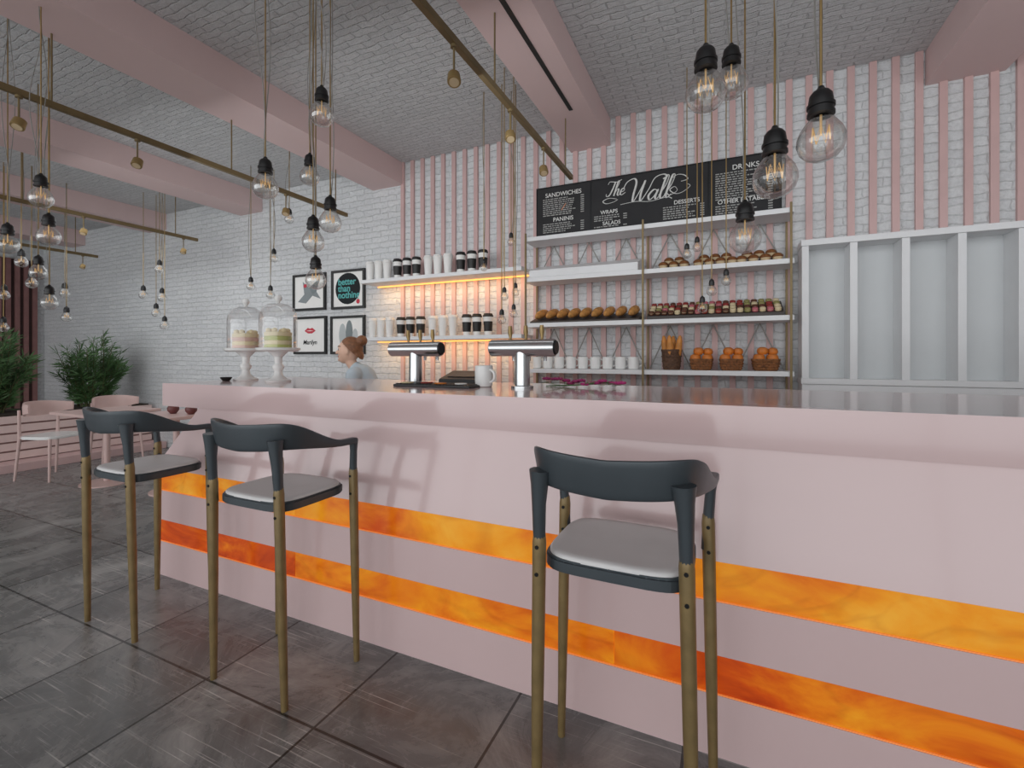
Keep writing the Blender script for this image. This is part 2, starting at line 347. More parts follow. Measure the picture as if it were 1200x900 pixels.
# ---------------------------------------------------------------- bar stools
def superell(hx,hy,e=.45,n=40,cy=0):
    out=[]
    for k in range(n):
        a=2*PI*k/n; c,s_=math.cos(a),math.sin(a)
        out.append((hx*math.copysign(abs(c)**e,c),cy+hy*math.copysign(abs(s_)**e,s_)))
    return out
def make_stool():
    r=thing('bar_stool','','bar stool',(0,0,0),0,'bar stools along the counter')
    P2=[(-.238,.165),(-.228,0),(-.210,-.15),(-.14,-.205),(0,-.218),(.14,-.205),(.210,-.15),(.228,0),(.238,.165)]
    for _ in range(3):
        q=[P2[0]]
        for a,b in zip(P2,P2[1:]):
            q+= [(a[0]*.75+b[0]*.25,a[1]*.75+b[1]*.25),(a[0]*.25+b[0]*.75,a[1]*.25+b[1]*.75)]
        P2=q+[P2[-1]]
    t=bmesh.new(); rings=[]; K=len(P2); n=16
    for i,(x,y) in enumerate(P2):
        a=Vector(P2[min(i+1,K-1)])-Vector(P2[max(i-1,0)]); a.normalize(); nrm=Vector((a.y,-a.x))
        wv=max(0,min(1,(.10-y)/.29)); wv=wv*wv*(3-2*wv)
        h=.026+.078*wv; th=.038-.022*wv; zt=.957+.100*wv-.012*wv*(1-min(1,abs(x)/.2))
        ef=min(1,(min(i,K-1-i)+.6)/3.0)
        ring=[]
        for k in range(n):
            an=2*PI*k/n; c,s_=math.cos(an),math.sin(an)
            cx=math.copysign(abs(c)**.5,c)*th/2*ef; cz=math.copysign(abs(s_)**.5,s_)*h/2*ef
            lean=.010*wv*(cz/(h/2))
            ring.append(t.verts.new((x+nrm.x*(cx+lean),y+nrm.y*(cx+lean),zt-h/2+cz)))
        rings.append(ring)
    for i in range(K-1):
        for k in range(n): t.faces.new((rings[i][k],rings[i][(k+1)%n],rings[i+1][(k+1)%n],rings[i+1][k]))
    t.faces.new(rings[0]); t.faces.new(rings[-1][::-1])
    MB().take(t).build('backrest',M['steel'],r,ang=50)
    for sx in (-1,1):
        for fb in (0,1):
            if fb: top=Vector((sx*.225,.158,.825)); bot=Vector((sx*.24,.163,0)); st=[(sx*.235,.150,.945),(sx*.232,.153,.90),(sx*.226,.157,.82),(sx*.218,.158,.72)]; rr=[.019,.015,.016,.013]
            else: top=Vector((sx*.188,-.178,.82)); bot=Vector((sx*.203,-.165,0)); st=[(sx*.182,-.188,.995),(sx*.184,-.187,.955),(sx*.187,-.184,.90),(sx*.188,-.180,.83),(sx*.188,-.170,.72)]; rr=[.030,.024,.0195,.0175,.014]
            MB().tube(st,rr,12).build('upright',M['steel'],r,ang=60)
            d=(bot-top)
            lg=MB().tube([top+d*-.012,top,top+d*.03,top+d*.5,bot],[.010,.0165,.019,.0175,.0125],14).build('leg',M['stoolwood'],r)
            for q in (.04,.13):
                p=top+d*q; dr=Vector((0,-1,0))
                MB().cyl(p+dr*.016,p+dr*.021,.0055,n=10).build('bolt',M['bolt'],lg)
    MB().prism(superell(.196,.174,.4),.718,.754,'Z',b=.006).build('seat_frame',M['steel'],r)
    t=bmesh.new(); base=superell(.188,.168,.45,48)
    levels=[(1.0,.752),(1.0,.760),(.97,.765),(.85,.765),(.6,.761),(.3,.759)]
    rings=[[t.verts.new((x*s_,y*s_,z)) for x,y in base] for s_,z in levels]
    for a,b in zip(rings,rings[1:]):
        for k in range(48): t.faces.new((a[k],a[(k+1)%48],b[(k+1)%48],b[k]))
    t.faces.new(rings[-1]); t.faces.new(rings[0][::-1])
    MB().take(t).build('seat',M['seat'],r,ang=60)
    return r
st=make_stool(); us=[False]
for x,y,l in ((-2.65,1.375,'bar stool with dark steel back at far left end of the pink bar'),(-1.675,1.37,'middle bar stool, second from the left end of the pink bar'),(-.272,1.36,'nearest bar stool, standing alone at right with gilded legs')):
    place(st,us,(x,y,0),l)
# ---------------------------------------------------------------- track rails and spotlights
ZR=2.72
def track(x,label,ys,y0=-3.0,y1=3.55):
    z=ZR
    t=thing('track_rail',label,'track rail',(x,y1,z),0,'brass ceiling track rails')
    MB().box((-.015,y0-y1,-.018),(.015,0,.018),b=.003).build('rail',M['brassd'],t)
    for y in ys: MB().cyl((0,y-y1,.018),(0,y-y1,ceil_z(x)-z),.005,n=8).build('hanger',M['brassd'],t)
track(-1.11,'brass track rail crossing the ceiling centre beside the slotted pink beam',(-1.5,.6,2.2,3.4))
track(-3.45,'brass track rail at left running above the two cake stands',(.2,1.3,2.35,3.4))
track(-5.84,'brass track rail over the dining tables, second from left',(.5,2.0,3.3))
track(-8.1,'far left brass track rail near the slatted side wall',(1.0,2.4,3.3))
def make_spot():
    r=thing('spotlight','','spotlight',(0,0,0),0,'brass track spotlights')
    MB().cyl((0,0,0),(0,0,-.13),.005,n=8).cyl((0,0,0),(0,0,-.012),.016,n=12).build('stem',M['brassd'],r)
    d=Vector((.25,-.35,-.9)).normalized(); p=Vector((0,0,-.15))
    hd=MB().tube([p-d*.026,p-d*.022,p+d*.022,p+d*.026],[.018,.028,.031,.029],18).build('lamp_head',M['brass'],r)
    MB().cyl(p+d*.0255,p+d*.028,.022,n=16).build('lens',M['wrap'],hd)
    return r
sp=make_spot(); us=[False]
for u,v,x,l in ((532,50,-1.11,'brass spotlight nearest to viewer on the centre rail'),(598,120,-1.11,'brass spotlight midway along the centre rail'),(637,172,-1.11,'brass spotlight at the wall end of the centre rail'),
  (22,110,-3.45,'brass spotlight at the photo left edge on the large left rail'),(161,160,-3.45,'brass spotlight midway along the large left rail'),(335,222,-3.45,'brass spotlight at the wall end of the large left rail'),
  (98,250,-5.84,'small brass spotlight midway on the rail over dining tables'),(215,277,-5.84,'small brass spotlight at wall end of the rail over dining tables'),(97,297,-8.1,'tiny brass spotlight on the far left rail')):
    tt=(u-600)/F; d=x/(tt*CA-SA); y=d*(tt*SA+CA)
    place(sp,us,(x,min(y,3.50),ZR-.018),l)
# ---------------------------------------------------------------- pendant bulbs
def pendant(u,v,w,d,label,group,slack=0):
    D=w*1.06*d/F; p=P(u,v,d); top=ceil_z(p.x)-p.z
    t=thing('pendant_bulb',label,'pendant light',p,random.uniform(0,6),group)
    n=24 if w>15 else 12
    prof=[(.17,.60),(.18,.52),(.23,.43),(.33,.29),(.43,.14),(.49,-.02),(.495,-.16),(.44,-.34),(.32,-.48),(.16,-.555),(0,-.575)]
    MB().lathe([(r*D,z*D) for r,z in prof],n=n).build('bulb',M['bulb'],t,ang=80)
    MB().lathe([(0,1.16*D),(.06*D,1.15*D),(.09*D,1.08*D),(.17*D,1.03*D),(.23*D,.95*D),(.25*D,.82*D),(.25*D,.74*D),(.285*D,.73*D),(.285*D,.66*D),(.255*D,.65*D),(.255*D,.56*D),(.28*D,.55*D),(.28*D,.48*D),(.16*D,.47*D)],n=n).build('socket',M['socket'],t)
    fl=MB().cyl((0,0,.5*D),(0,0,.02*D),.026*D,n=6)
    pts=[]
    for k in range(13): 
        a=2*PI*k/12; pts.append((.18*D*math.cos(a),.18*D*math.sin(a),(.05+(.15 if k%2 else -.15))*D))
    fl.tube(pts,.014*D,5)
    fl.build('filament',M['filament'],t)
    rr=.0032 if w>15 else .0036
    MB().tube([(0,0,1.14*D),(0,0,top)],rr,6).build('cord',M['brass'],t)
    for q in range(slack):
        pts=[]; ph=random.uniform(0,6); K=22; am=.026*random.uniform(.7,1.3)
        for k in range(K+1):
            f=k/K; e=math.sin(PI*f)
            pts.append((.008+am*e*math.sin(ph+4.5*f),.0+am*e*math.cos(ph+3*f),1.12*D+(top-1.12*D)*f))
        MB().tube(pts,.0022 if w>15 else .0028,5).build('slack_wire',M['wire'],t)
gR='near pendant bulbs over the bar'; gr='small pendant bulbs before the bread shelves'; gM='small pendant bulbs before the shelf gap'; gL='pendant bulbs above the cake stands'; gl='small pendant bulbs behind the left cluster'; gF='pendant bulbs at far left'; gf='distant pendant bulbs by the white wall'
PEND=[
(962,160,48,1.13,'large clear bulb hanging rightmost of the near pendant cluster',gR,1),
(908,204,46,1.2,'large clear bulb just left of the rightmost near bulb, before the chalkboard end',gR,1),
(827,104,43,1.3,'large clear bulb hanging leftmost in the near right cluster',gR,1),
(857,94,35,1.6,'clear bulb tucked right behind the leftmost big near bulb',gR,1),
(873,276,34,1.65,'clear bulb hanging lowest of the near right cluster',gR,1),
(851,328,11,3.2,'small bulb rightmost of five before the bread shelves',gr,0),
(834,340,11,3.2,'small bulb second from right of five before the bread shelves',gr,0),
(823,360,11,3.2,'small bulb hanging lowest of five before the bread shelves',gr,0),
(805,297,10,3.3,'small bulb leftmost of five before the bread shelves',gr,0),
(817,289,10,3.3,'small bulb hanging highest of five before the bread shelves',gr,0),
(599,283,9,3.6,'small bulb hanging highest right between the lit shelves and bread shelves',gM,1),
(604,342,9,3.5,'small bulb rightmost of the cluster beside the lit shelves',gM,1),
(591,347,9,3.3,'small bulb mid height in the cluster beside the lit shelves',gM,1),
(588,374,10,3.5,'small bulb hanging lowest of the cluster beside the lit shelves',gM,0),
(602,367,9,3.4,'small bulb second lowest of the cluster beside the lit shelves',gM,0),
(567,313,8,3.6,'small bulb leftmost of the cluster, before the upper lit shelf',gM,1),
(377,132,26,2.1,'clear bulb hanging highest of the cluster above the cake stands',gL,2),
(311,217,27,2.05,'clear bulb leftmost of the large ones above the cake stands',gL,2),
(363,205,21,2.6,'clear bulb second highest of the cluster above the cake stands',gL,2),
(387,258,24,2.3,'clear bulb rightmost of the cluster left of the lit shelves',gL,2),
(367,281,24,2.4,'clear bulb second lowest of the large cluster above the cake stands',gL,1),
(370,326,22,2.55,'clear bulb hanging lowest of the large cluster, before the framed posters',gL,1),
(294,335,9,5.0,'small distant bulb above the left cake dome',gl,1),
(321,302,9,5.1,'small distant bulb, upper one above the right cake dome',gl,1),
(317,345,9,4.9,'small distant bulb, lower one above the right cake dome',gl,1),
(339,256,10,4.4,'small bulb alone between the leftmost large bulb and the posters',gl,1),
(48,230,22,2.42,'clear bulb hanging highest of the far left cluster',gF,2),
(57,275,21,2.75,'clear bulb directly beneath the highest far left bulb',gF,2),
(9,285,20,2.8,'clear bulb hanging at the left edge of the photo',gF,2),
(45,318,16,3.5,'mid sized bulb, upper of two above the left shrub',gF,1),
(58,353,16,3.6,'mid sized bulb, lower of two above the shrubs',gF,1),
(78,371,10,5.5,'tiny bulb low, right above the right shrub',gF,1),
(37,331,11,5.0,'tiny bulb just left of the mid sized bulb above left shrub',gF,1),
(5,345,10,5.0,'tiny bulb at the photo edge, before the brown slats',gF,0),
(4,383,10,4.9,'tiny bulb at the photo edge, before the left shrub top',gF,0),
(76,343,10,5.8,'tiny bulb right of the shrub cluster, higher than the one below',gF,1),
(25,306,12,4.4,'small bulb between the photo edge bulb and the far left cluster',gF,1),
(187,315,9,5.5,'tiny bulb highest of the distant cluster on the bare white wall',gf,1),
(190,348,9,5.7,'tiny bulb middle of the distant cluster on the bare white wall',gf,1),
(193,381,9,5.3,'tiny bulb lowest of the distant cluster on the bare white wall',gf,0),
(168,345,9,5.8,'tiny bulb leftmost of the distant cluster on the bare white wall',gf,0),
(183,366,9,5.9,'tiny bulb second lowest of the distant cluster on the bare white wall',gf,0)]
for q in PEND: pendant(*q)
# ---------------------------------------------------------------- lit wall shelves with cups
for z,l in ((2.07,'upper white wall shelf with warm light beneath, holding paper cups'),(1.48,'lower white wall shelf with warm light, holding paper cups')):
    t=thing('wall_shelf',l,'shelf',(-2.5,3.976,z),0,'lit wall shelves')
    MB().box((-.92,-.27,-.018),(.89,0.002,.018),b=.003).build('shelf_board',M['white'],t)
    MB().box((-.9,-.03,-.03),(.87,-.012,-.019)).build('glow_strip',M['led'],t,smooth=False)
    ld=bpy.data.lights.new('shelf_light','AREA'); ld.shape='RECTANGLE'; ld.size=1.7; ld.size_y=.06; ld.energy=3.4; ld.color=(1,.60,.27)
    lo=bpy.data.objects.new('shelf_light',ld); C.objects.link(lo); lo.location=(-2.5,3.85,z-.035); lo.rotation_euler=(math.radians(10),0,0)
def make_cup(blk):
    t=thing('paper_cup','','cup',(0,0,0),0,'paper cups on lit shelves')
    MB().lathe([(0,0),(.033,0),(.034,.004),(.045,.175),(0,.176)],n=20).build('cup_body',M['cupw'],t)
    MB().lathe([(.045,.168),(.0485,.170),(.0485,.182),(.043,.186),(.041,.198),(.036,.2),(.034,.195),(0,.195)],n=20).build('lid',M['cupb'] if blk else M['cupw'],t)
    if blk: MB().lathe([(.0362,.035),(.0375,.036),(.0433,.125),(.042,.126)],n=20).build('sleeve',M['cupb'],t)
    return t
cw,cb=make_cup(0),make_cup(1); uw,ub=[False],[False]
for zz,nm,seq in ((2.088,'upper',[(434,0),(444,0),(454,0),(466,1),(477,1),(488,1),(502,0),(513,0),(525,0),(540,1),(553,1),(566,1)]),
                  (1.498,'lower',[(437,0),(447,0),(457,0),(470,1),(481,1),(493,1),(507,0),(519,0),(531,0),(547,1),(559,1),(572,1)])):
    cnt=[0,0]
    for u,b in seq:
        p=PY(u,400,3.80)
        k=ORD[cnt[b]]; cnt[b]+=1
        if b: place(cb,ub,(p.x,3.80,zz),'%s black-sleeved paper cup from the left on the %s lit shelf'%(k,nm))
        else: place(cw,uw,(p.x,3.80,zz),'%s plain white paper cup from the left on the %s lit shelf'%(k,nm))
# ---------------------------------------------------------------- bread shelving
ds=thing('display_shelving','white shelving unit on brass posts holding breads, pastries and mugs','shelving unit',(-.575,3.82,0))
for z in (2.31,1.96,1.57,1.18):
    MB().box((-1.005,-.12,z-.018),(1.005,.13,z+.018),b=.003).build('shelf_board',M['white'],ds)
for x in (-.99,-.005,.985):
    for y in (-.128,.138):
        MB().box((x-.007,y-.006,0),(x+.007,y+.006,2.36)).build('post',M['brassd'],ds,smooth=False)
for a,b,zs in ((-.98,-.02,(1.98,2.29)),(.01,.97,(1.98,2.29)),(-.98,-.02,(1.2,1.55)),(.01,.97,(1.2,1.55))):
    pts=[]; K=6
    for k in range(K+1): pts.append((a+(b-a)*k/K,.125,zs[k%2]))
    for p,q in zip(pts,pts[1:]): MB().cyl(p,q,.005,n=6).build('brace',M['wire'],ds)
ty=tag(MB().prism([(-.115,0),(-.115,.06),(.10,.13),(.10,0)],-.46,.46,'X',b=.004).build('sloped_tray',M['white'],None,loc=(-1.08,3.82,1.979)),'thick sloped white tray on second shelf above the bread loaves','tray')
def make_loaf():
    t=bmesh.new(); bmesh.ops.create_uvsphere(t,u_segments=20,v_segments=28,radius=1)
    for v in t.verts:
        x,y,z=v.co; y,z=z,y
        ta=(1-.12*abs(y)); k=1-.08*(math.sin(y*19)>.55)*(z>0)
        v.co=(x*.036*ta*k,y*.118,z*(.042 if z>0 else .030)*k)
    return tag(MB().take(t).build('bread_loaf',M['bread'],ang=70),'','bread loaf','loaves on the bread shelf')
rk=tag(MB().prism([(-.11,0),(-.11,.012),(.11,.075),(.11,0)],-.46,.46,'X').build('bread_rack',M['tray'],None,smooth=False,loc=(-1.07,3.82,1.589)),'dark sloped bread rack under the loaves on third shelf','rack')
lf=make_loaf(); us=[False]
for i in range(9):
    x=-1.46+i*.099
    place(lf,us,(x,3.81,1.667),'%s crusty bread loaf from the left on the third shelf'%ORD[i],rot=(.28,0,-.12))
tr=tag(MB().prism([(-.115,0),(-.115,.022),(.10,.12),(.115,.12),(.115,0)],-.46,.46,'X').build('macaron_tray',M['tray'],None,smooth=False,loc=(-.09,3.82,1.589)),'dark sloped display tray holding rows of colourful macarons','tray')
def make_mac(m):
    t=thing('macaron','','macaron',(0,0,0),0,'macarons on the dark tray')
    MB().lathe([(0,0),(.026,0),(.029,.006),(.028,.013),(0,.014)],n=14).build('lower_shell',M[m],t)
    MB().lathe([(.024,.013),(.025,.016),(.024,.019)],n=14).build('filling',M['mac2'],t)
    MB().lathe([(0,.018),(.028,.019),(.029,.025),(.024,.034),(.012,.038),(0,.039)],n=14).build('upper_shell',M[m],t)
    return t
cols=['mac1','mac2','mac3','mac4','mac5']; cn={'mac1':'pink','mac2':'cream','mac3':'red','mac4':'olive','mac5':'brown'}
pr={c:make_mac(c) for c in cols}; uu={c:[False] for c in cols}
sl=math.atan2(.098,.215)
for r,(yy,rn) in enumerate(((-.090,'front'),(-.036,'second'),(.018,'third'),(.072,'back'))):
    for k in range(19):
        c=cols[random.choice([0,1,1,2,2,3,4,4])]
        z=1.589+.022+(yy+.115)*.098/.215
        place(pr[c],uu[c],(-.09-.43+k*.0475,3.82+yy,z+.003),'%s macaron, %s from left in the %s row of dark tray'%(cn[c],ORD[k],rn),rot=(sl,0,0),scale=.74)
def make_roll():
    t=thing('pastry','','pastry',(0,0,0),0,'pastries on the second shelf')
    MB().lathe([(0,0),(.026,0),(.033,.022),(0,.023)],n=16).build('wrapper',M['wrap'],t)
    MB().lathe([(.030,.02),(.037,.026),(.035,.036),(.024,.047),(.010,.052),(0,.0525)],n=16).build('pastry_top',M['roll'],t)
    return t
ro=make_roll(); us=[False]
for gi,(xc,gn) in enumerate(((-.36,'left'),(-.07,'middle'),(.22,'right'))):
    n=4 if gi!=0 else 3
    for k in range(n):
        place(ro,us,(xc+(k-(n-1)/2)*.076,3.75,1.9785),'%s brown pastry from left, front of the %s pile on second shelf'%(ORD[k],gn))
        place(ro,us,(xc+(k-(n-1)/2)*.076,3.83,1.9785),'%s brown pastry from left, rear bottom of the %s pile on second shelf'%(ORD[k],gn))
    for k in range(n-1):
        place(ro,us,(xc+(k-(n-2)/2)*.076,3.79,2.016),'%s brown pastry from left, on top of the %s pile on second shelf'%(ORD[k],gn))
def basket(x,r,h,m,label,name='bread_basket',e=1,sy=1):
    t=thing(name,label,'basket',(x,3.82,1.1985))
    MB().lathe([(0,0),(r*.8,0),(r*.84,.01),(r*.94,h*.5),(r,h),(r*1.05,h+.006),(r*1.05,h+.018),(r*.96,h+.016),(r*.9,h*.5),(r*.78,.015),(0,.015)],n=32,e=e,sy=sy).build('body',M[m],t)
    b=MB()
    def se(a): 
        x_,y_=math.cos(a),math.sin(a); return math.copysign(abs(x_)**e,x_),math.copysign(abs(y_)**e,y_)*sy
    for k in range(3):
        rk_=r*(.86+.055*k)
        pts=[(rk_*se(a)[0],rk_*se(a)[1],h*(.2+.27*k)) for a in [2*PI*i/32 for i in range(33)]]
        b.tube(pts,.006,6)
    b.build('woven_band',M[m],t)
    return t
pB=PY(787,420,3.82).x
basket(pB,.075,.14,'wick','dark round wicker basket holding upright baguettes')
def make_bag():
    t=bmesh.new(); bmesh.ops.create_uvsphere(t,u_segments=14,v_segments=22,radius=1)
    for v in t.verts:
        x,y,z=v.co; k=1+.08*math.sin(z*22); v.co=(x*.027*k,y*.027*k,z*.125+.125)
    return tag(MB().take(t).build('baguette',M['breadl'],ang=70),'','baguette','baguettes in the dark basket')
bg=make_bag(); us=[False]
for dx,dy,rx,ry,l in ((-.03,0,.0,-.12,'leftmost baguette upright in the dark wicker basket'),(.032,-.01,.1,.14,'rightmost baguette leaning in the dark wicker basket'),(0,.035,-.1,.03,'rear baguette in the dark wicker basket'),(.0,-.035,.12,-.04,'front baguette in the dark wicker basket')):
    place(bg,us,(pB+dx,3.82+dy,1.218),l,rot=(rx,ry,0))
bn=tag(MB().lathe([(0,0),(.022,.001),(.032,.012),(.034,.026),(.028,.042),(.014,.05),(0,.051)],n=16).build('bun',M['bun']),'','bun','buns in the brown baskets'); us=[False]
for u,l in ((822,'left'),(857,'middle'),(897,'right')):
    x=PY(u,420,3.82).x
    basket(x,.080 if u!=897 else .088,.068,'wicko','%s of the three square brown baskets of round buns'%l,e=.28,sy=.95)
    for k,(dx,dy,nm) in enumerate(((-.042,-.036,'front left'),(.042,-.036,'front right'),(-.042,.036,'rear left'),(.042,.036,'rear right'))):
        place(bn,us,(x+dx,3.82+dy,1.264),nm+' bun lying in the %s square brown basket'%l,scale=1.12)
    place(bn,us,(x-.02,3.80,1.314),'left top bun heaped on the %s square brown basket'%l,scale=1.1)
    place(bn,us,(x+.045,3.825,1.312),'right top bun heaped on the %s square brown basket'%l,scale=1.05)
def make_mug(sc,name,group):
    t=thing(name,'','mug',(0,0,0),0,group)
    MB().lathe([(0,0),(.034*sc,0),(.040*sc,.004*sc),(.042*sc,.03*sc),(.042*sc,.098*sc),(.039*sc,.1*sc),(.038*sc,.03*sc),(.034*sc,.01*sc),(0,.009*sc)],n=24).build('cup_body',M['ceramic'],t)
    pts=[((.040+.030*math.sin(a))*sc,0,(.052+.028*math.cos(a))*sc) for a in [PI*i/10 for i in range(11)]]
    MB().tube(pts,.006*sc,8).build('handle',M['ceramic'],t)
    return t
mg=make_mug(1,'mug','white mugs on the bottom shelf'); us=[False]
for i in range(9):
    place(mg,us,(-1.50+i*.104,3.79,1.1985),'%s white mug from the left on the bottom shelf'%ORD[i],rz=.4)
bm_=make_mug(1.15,'mug',None)
p=P(567,440,2.5); bm_.location=(p.x,p.y,ZT); bm_['label']='large white mug on bar between the two steel taps'; bm_.rotation_euler=(0,0,-.3)
# ---------------------------------------------------------------- chalkboard menu
mb=thing('menu_board','long black chalkboard menu with white lettering above the bread shelves','menu board',(-.6,3.974,2.395))
def mx(x): return x+.6
for a,b in ((-1.556,-1.063),(-1.057,-.123),(-.117,.37)):
    MB().box((mx(a),-.028,0),(mx(b),0,.425),b=.003).build('panel',M['chalk'],mb)
f=MB()
for a,b,c,d in ((-1.565,.379,-.008,.0),(-1.565,.379,.425,.433)): f.box((mx(a),-.03,c),(mx(b),.002,d))
for xx in (-1.565,-1.0635,-.1235,.370): f.box((mx(xx),-.03,0),(mx(xx)+.009,.002,.425))
f.build('frame',M['dk'],mb,smooth=False)
def T(b,s_,x,z,m='chalkw',al='CENTER',sh=0,of=0,sx=1): return text(b,s_,'lettering',M[m],mb,(mx(x),-.0295,z),al,sh,of,sx=sx)
T('SANDWICHES',.053,-1.31,.338,of=.0006); T('PANINIS',.051,-1.31,.115,of=.0006)
T('WRAPS',.045,-.90,.125,of=.0006); T('DESSERTS',.045,-.28,.130,of=.0006); T('SALADS',.044,-.88,.03,of=.0006)
T('DRINKS',.053,.14,.338,of=.0006); T('OTHER EATABLES',.045,.125,.085,of=.0006)
def lines(x0,x1,z0,n,dz=.018):
    G=MB(); G2=MB()
    for k in range(n):
        z=z0-k*dz; x=x0; e=x0+(x1-x0)*random.uniform(.55,.82)
        while x<e:
            wd=random.uniform(.010,.04); G.box((mx(x),-.0291,z),(mx(min(x+wd,e)),-.028,z+.008)); x+=wd+.007
        G2.box((mx(x1-.03),-.0291,z),(mx(x1),-.028,z+.008))
    G.build('menu_lines',M['chalkg'],mb,smooth=False); G2.build('menu_prices',M['chalkg'],mb,smooth=False)
lines(-1.50,-1.12,.315,9); lines(-1.50,-1.12,.092,5); lines(-1.03,-.75,.105,3); lines(-1.03,-.75,.014,1); lines(-.46,-.15,.108,6); lines(-.07,.32,.315,12); lines(-.07,.32,.063,4)
def script(strokes,ox,oz,sc,r,name):
    g=MB()
    for s_ in strokes:
        pts=[(mx(ox+(x+.28*z)*sc),-.0292,oz+z*sc) for x,z in s_]
        cp=catmull(pts); K=len(cp)
        rs=[r*(.55+.75*max(0,-( (cp[min(i+1,K-1)]-cp[max(i-1,0)]).normalized().z))) for i in range(K)]
        g.tube(cp,rs,6)
    g.build(name,M['chalkw'],mb)
def sh(st,dx): return [[(x+dx,z) for x,z in s_] for s_ in st]
Tt=[[(-.05,.85),(.02,1.02),(.25,1.0),(.55,.95),(.85,1.08)],[(.45,.98),(.38,.5),(.25,.08),(.05,.03),(0,.2)]]
hh=[[(.0,.25),(.18,.8),(.16,1.02),(.08,.9),(.05,.4),(.03,0)],[(.03,.08),(.15,.42),(.27,.42),(.26,.1),(.35,0),(.45,.12)]]
ee=[[(0,.18),(.22,.28),(.2,.44),(.05,.4),(0,.15),(.12,0),(.36,.14)]]
Ww=[[(-.45,.7),(-.35,1.0),(-.05,1.12),(.12,.9),(.13,.35),(.2,0),(.4,.5),(.52,.95),(.48,.35),(.56,0),(.8,.5),(.95,1.0),(1.3,1.12),(1.5,1.0),(1.35,.9)]]
aa=[[(.36,.38),(.18,.46),(0,.22),(.1,0),(.27,.15),(.37,.43),(.33,.1),(.42,0),(.52,.14)]]
ll=[[(0,.14),(.2,.6),(.24,1.0),(.13,1.0),(.08,.5),(.07,.12),(.16,0),(.3,.14)]]
script(Tt+sh(hh,.55)+sh(ee,1.0),-.93,.268,.120,.0050,'script_lettering')
script(Ww+sh(aa,.88)+sh(ll,1.36)+sh(ll,1.62),-.735,.195,.172,.0068,'script_lettering')
script([[(2.5,.25),(2.8,.05),(3.2,.3),(2.95,.6),(2.7,.4),(3.15,.1),(3.6,.15),(4.0,.5),(3.7,.7)],[(-1.0,.3),(-1.6,.42),(-2.0,.25),(-1.7,.05),(-1.2,.1),(-.9,.25)],[(-.6,-.16),(.5,-.08),(1.5,-.2),(2.6,-.06),(3.0,-.2)],[(2.5,1.1),(2.9,1.4),(3.4,1.3),(3.7,1.0),(3.3,.9)]],-.73,.205,.115,.0038,'swirl')
g=MB(); g.tube([(mx(-1.325),-.029,.14+.07),(mx(-1.285),-.029,.265)],.004,5); g.build('chalk_sketch',M['chalkr'],mb)
# ---------------------------------------------------------------- niche cabinet
nc=thing('niche_cabinet','white cabinet of four tall open niches at right of the bread shelves','cabinet',(.484,3.974,0))
W=1.15; MB().box((0,-.02,0),(W,0,2.105)).build('back_panel',M['gpanel'],nc,smooth=False)
MB().box((0,-.19,.0),(W,-.02,1.11),b=.003).build('lower_body',M['white'],nc)
MB().box((-.006,-.20,1.111),(W+.006,-.02,1.15),b=.003).build('bottom_rail',M['white'],nc)
MB().box((-.006,-.20,2.068),(W+.006,0,2.11),b=.003).build('top_board',M['white'],nc)
for k in range(5):
    x=k*(W-.042)/4; MB().box((x,-.19,1.15),(x+.042,-.02,2.068),b=.002).build('divider',M['white'],nc)
# ---------------------------------------------------------------- posters
def poster(u0,u1,v0,v1,label):
    a=PY(u0,v0,3.99); b=PY(u1,v1,3.99); um=(u0+u1)/2
    w_=b.x-a.x; zt=PY(um,v0,3.99).z; zb=PY(um,v1,3.99).z
    t=thing('framed_poster',label,'framed poster',(a.x,3.999,zb),0,'framed posters on the white brick wall')
    h_=zt-zb; fw=.028
    MB().box((0,-.025,0),(w_,0,fw)).box((0,-.025,h_-fw),(w_,0,h_)).box((0,-.025,fw),(fw,0,h_-fw)).box((w_-fw,-.025,fw),(w_,0,h_-fw)).build('frame',M['black'],t,smooth=False)
    MB().box((fw,-.012,fw),(w_-fw,-.001,h_-fw)).build('print',M['paper'],t,smooth=False)
    return t,w_,h_
def disc(t,x,z,rx,rz,m,name,y=-.0125,n=28):
    MB().prism([(x+rx*math.cos(2*PI*k/n),z+rz*math.sin(2*PI*k/n)) for k in range(n)],y-.001,y+.001,'Y').build(name,M[m],t,smooth=False)
def polyart(t,pts,m,name,y=-.0125): MB().prism(pts,y-.001,y+.001,'Y').build(name,M[m],t,smooth=False)
t,w_,h_=poster(344,382,321,364,'black framed poster with grey and black bird sketch, upper left of four')
polyart(t,[(w_*.15,h_*.25),(w_*.35,h_*.45),(w_*.3,h_*.8),(w_*.5,h_*.62),(w_*.82,h_*.85),(w_*.72,h_*.5),(w_*.85,h_*.3),(w_*.6,h_*.4),(w_*.4,h_*.2)],'greyink','bird_print')
polyart(t,[(w_*.5,h_*.62),(w_*.82,h_*.85),(w_*.72,h_*.5),(w_*.6,h_*.45)],'midink','wing_print',-.015); disc(t,w_*.38,h_*.68,w_*.05,h_*.05,'red','spot_print',-.015)
t,w_,h_=poster(389,428,316,362,'black framed poster with near-black disc and teal words better than nothing')
disc(t,w_*.49,h_*.52,w_*.37,h_*.40,'teal','disc_print')
for i,s_ in enumerate(('better','than','nothing')): text(s_,.104,'lettering',M['tealt'],t,(w_*.20,-.0145,h_*(.62-.17*i)),'LEFT',0,.002)
disc(t,w_*.80,h_*.18,w_*.05,h_*.06,'red','spot_print',-.015)
t,w_,h_=poster(345,383,371,415,'black framed white poster with red lips and small dark lettering')
z=h_*.62; x=w_*.5
polyart(t,[(x-w_*.17,z),(x-w_*.07,z+h_*.08),(x,z+h_*.055),(x+w_*.07,z+h_*.08),(x+w_*.17,z),(x+w_*.06,z-h_*.07),(x-w_*.06,z-h_*.07)],'red','lips_print')
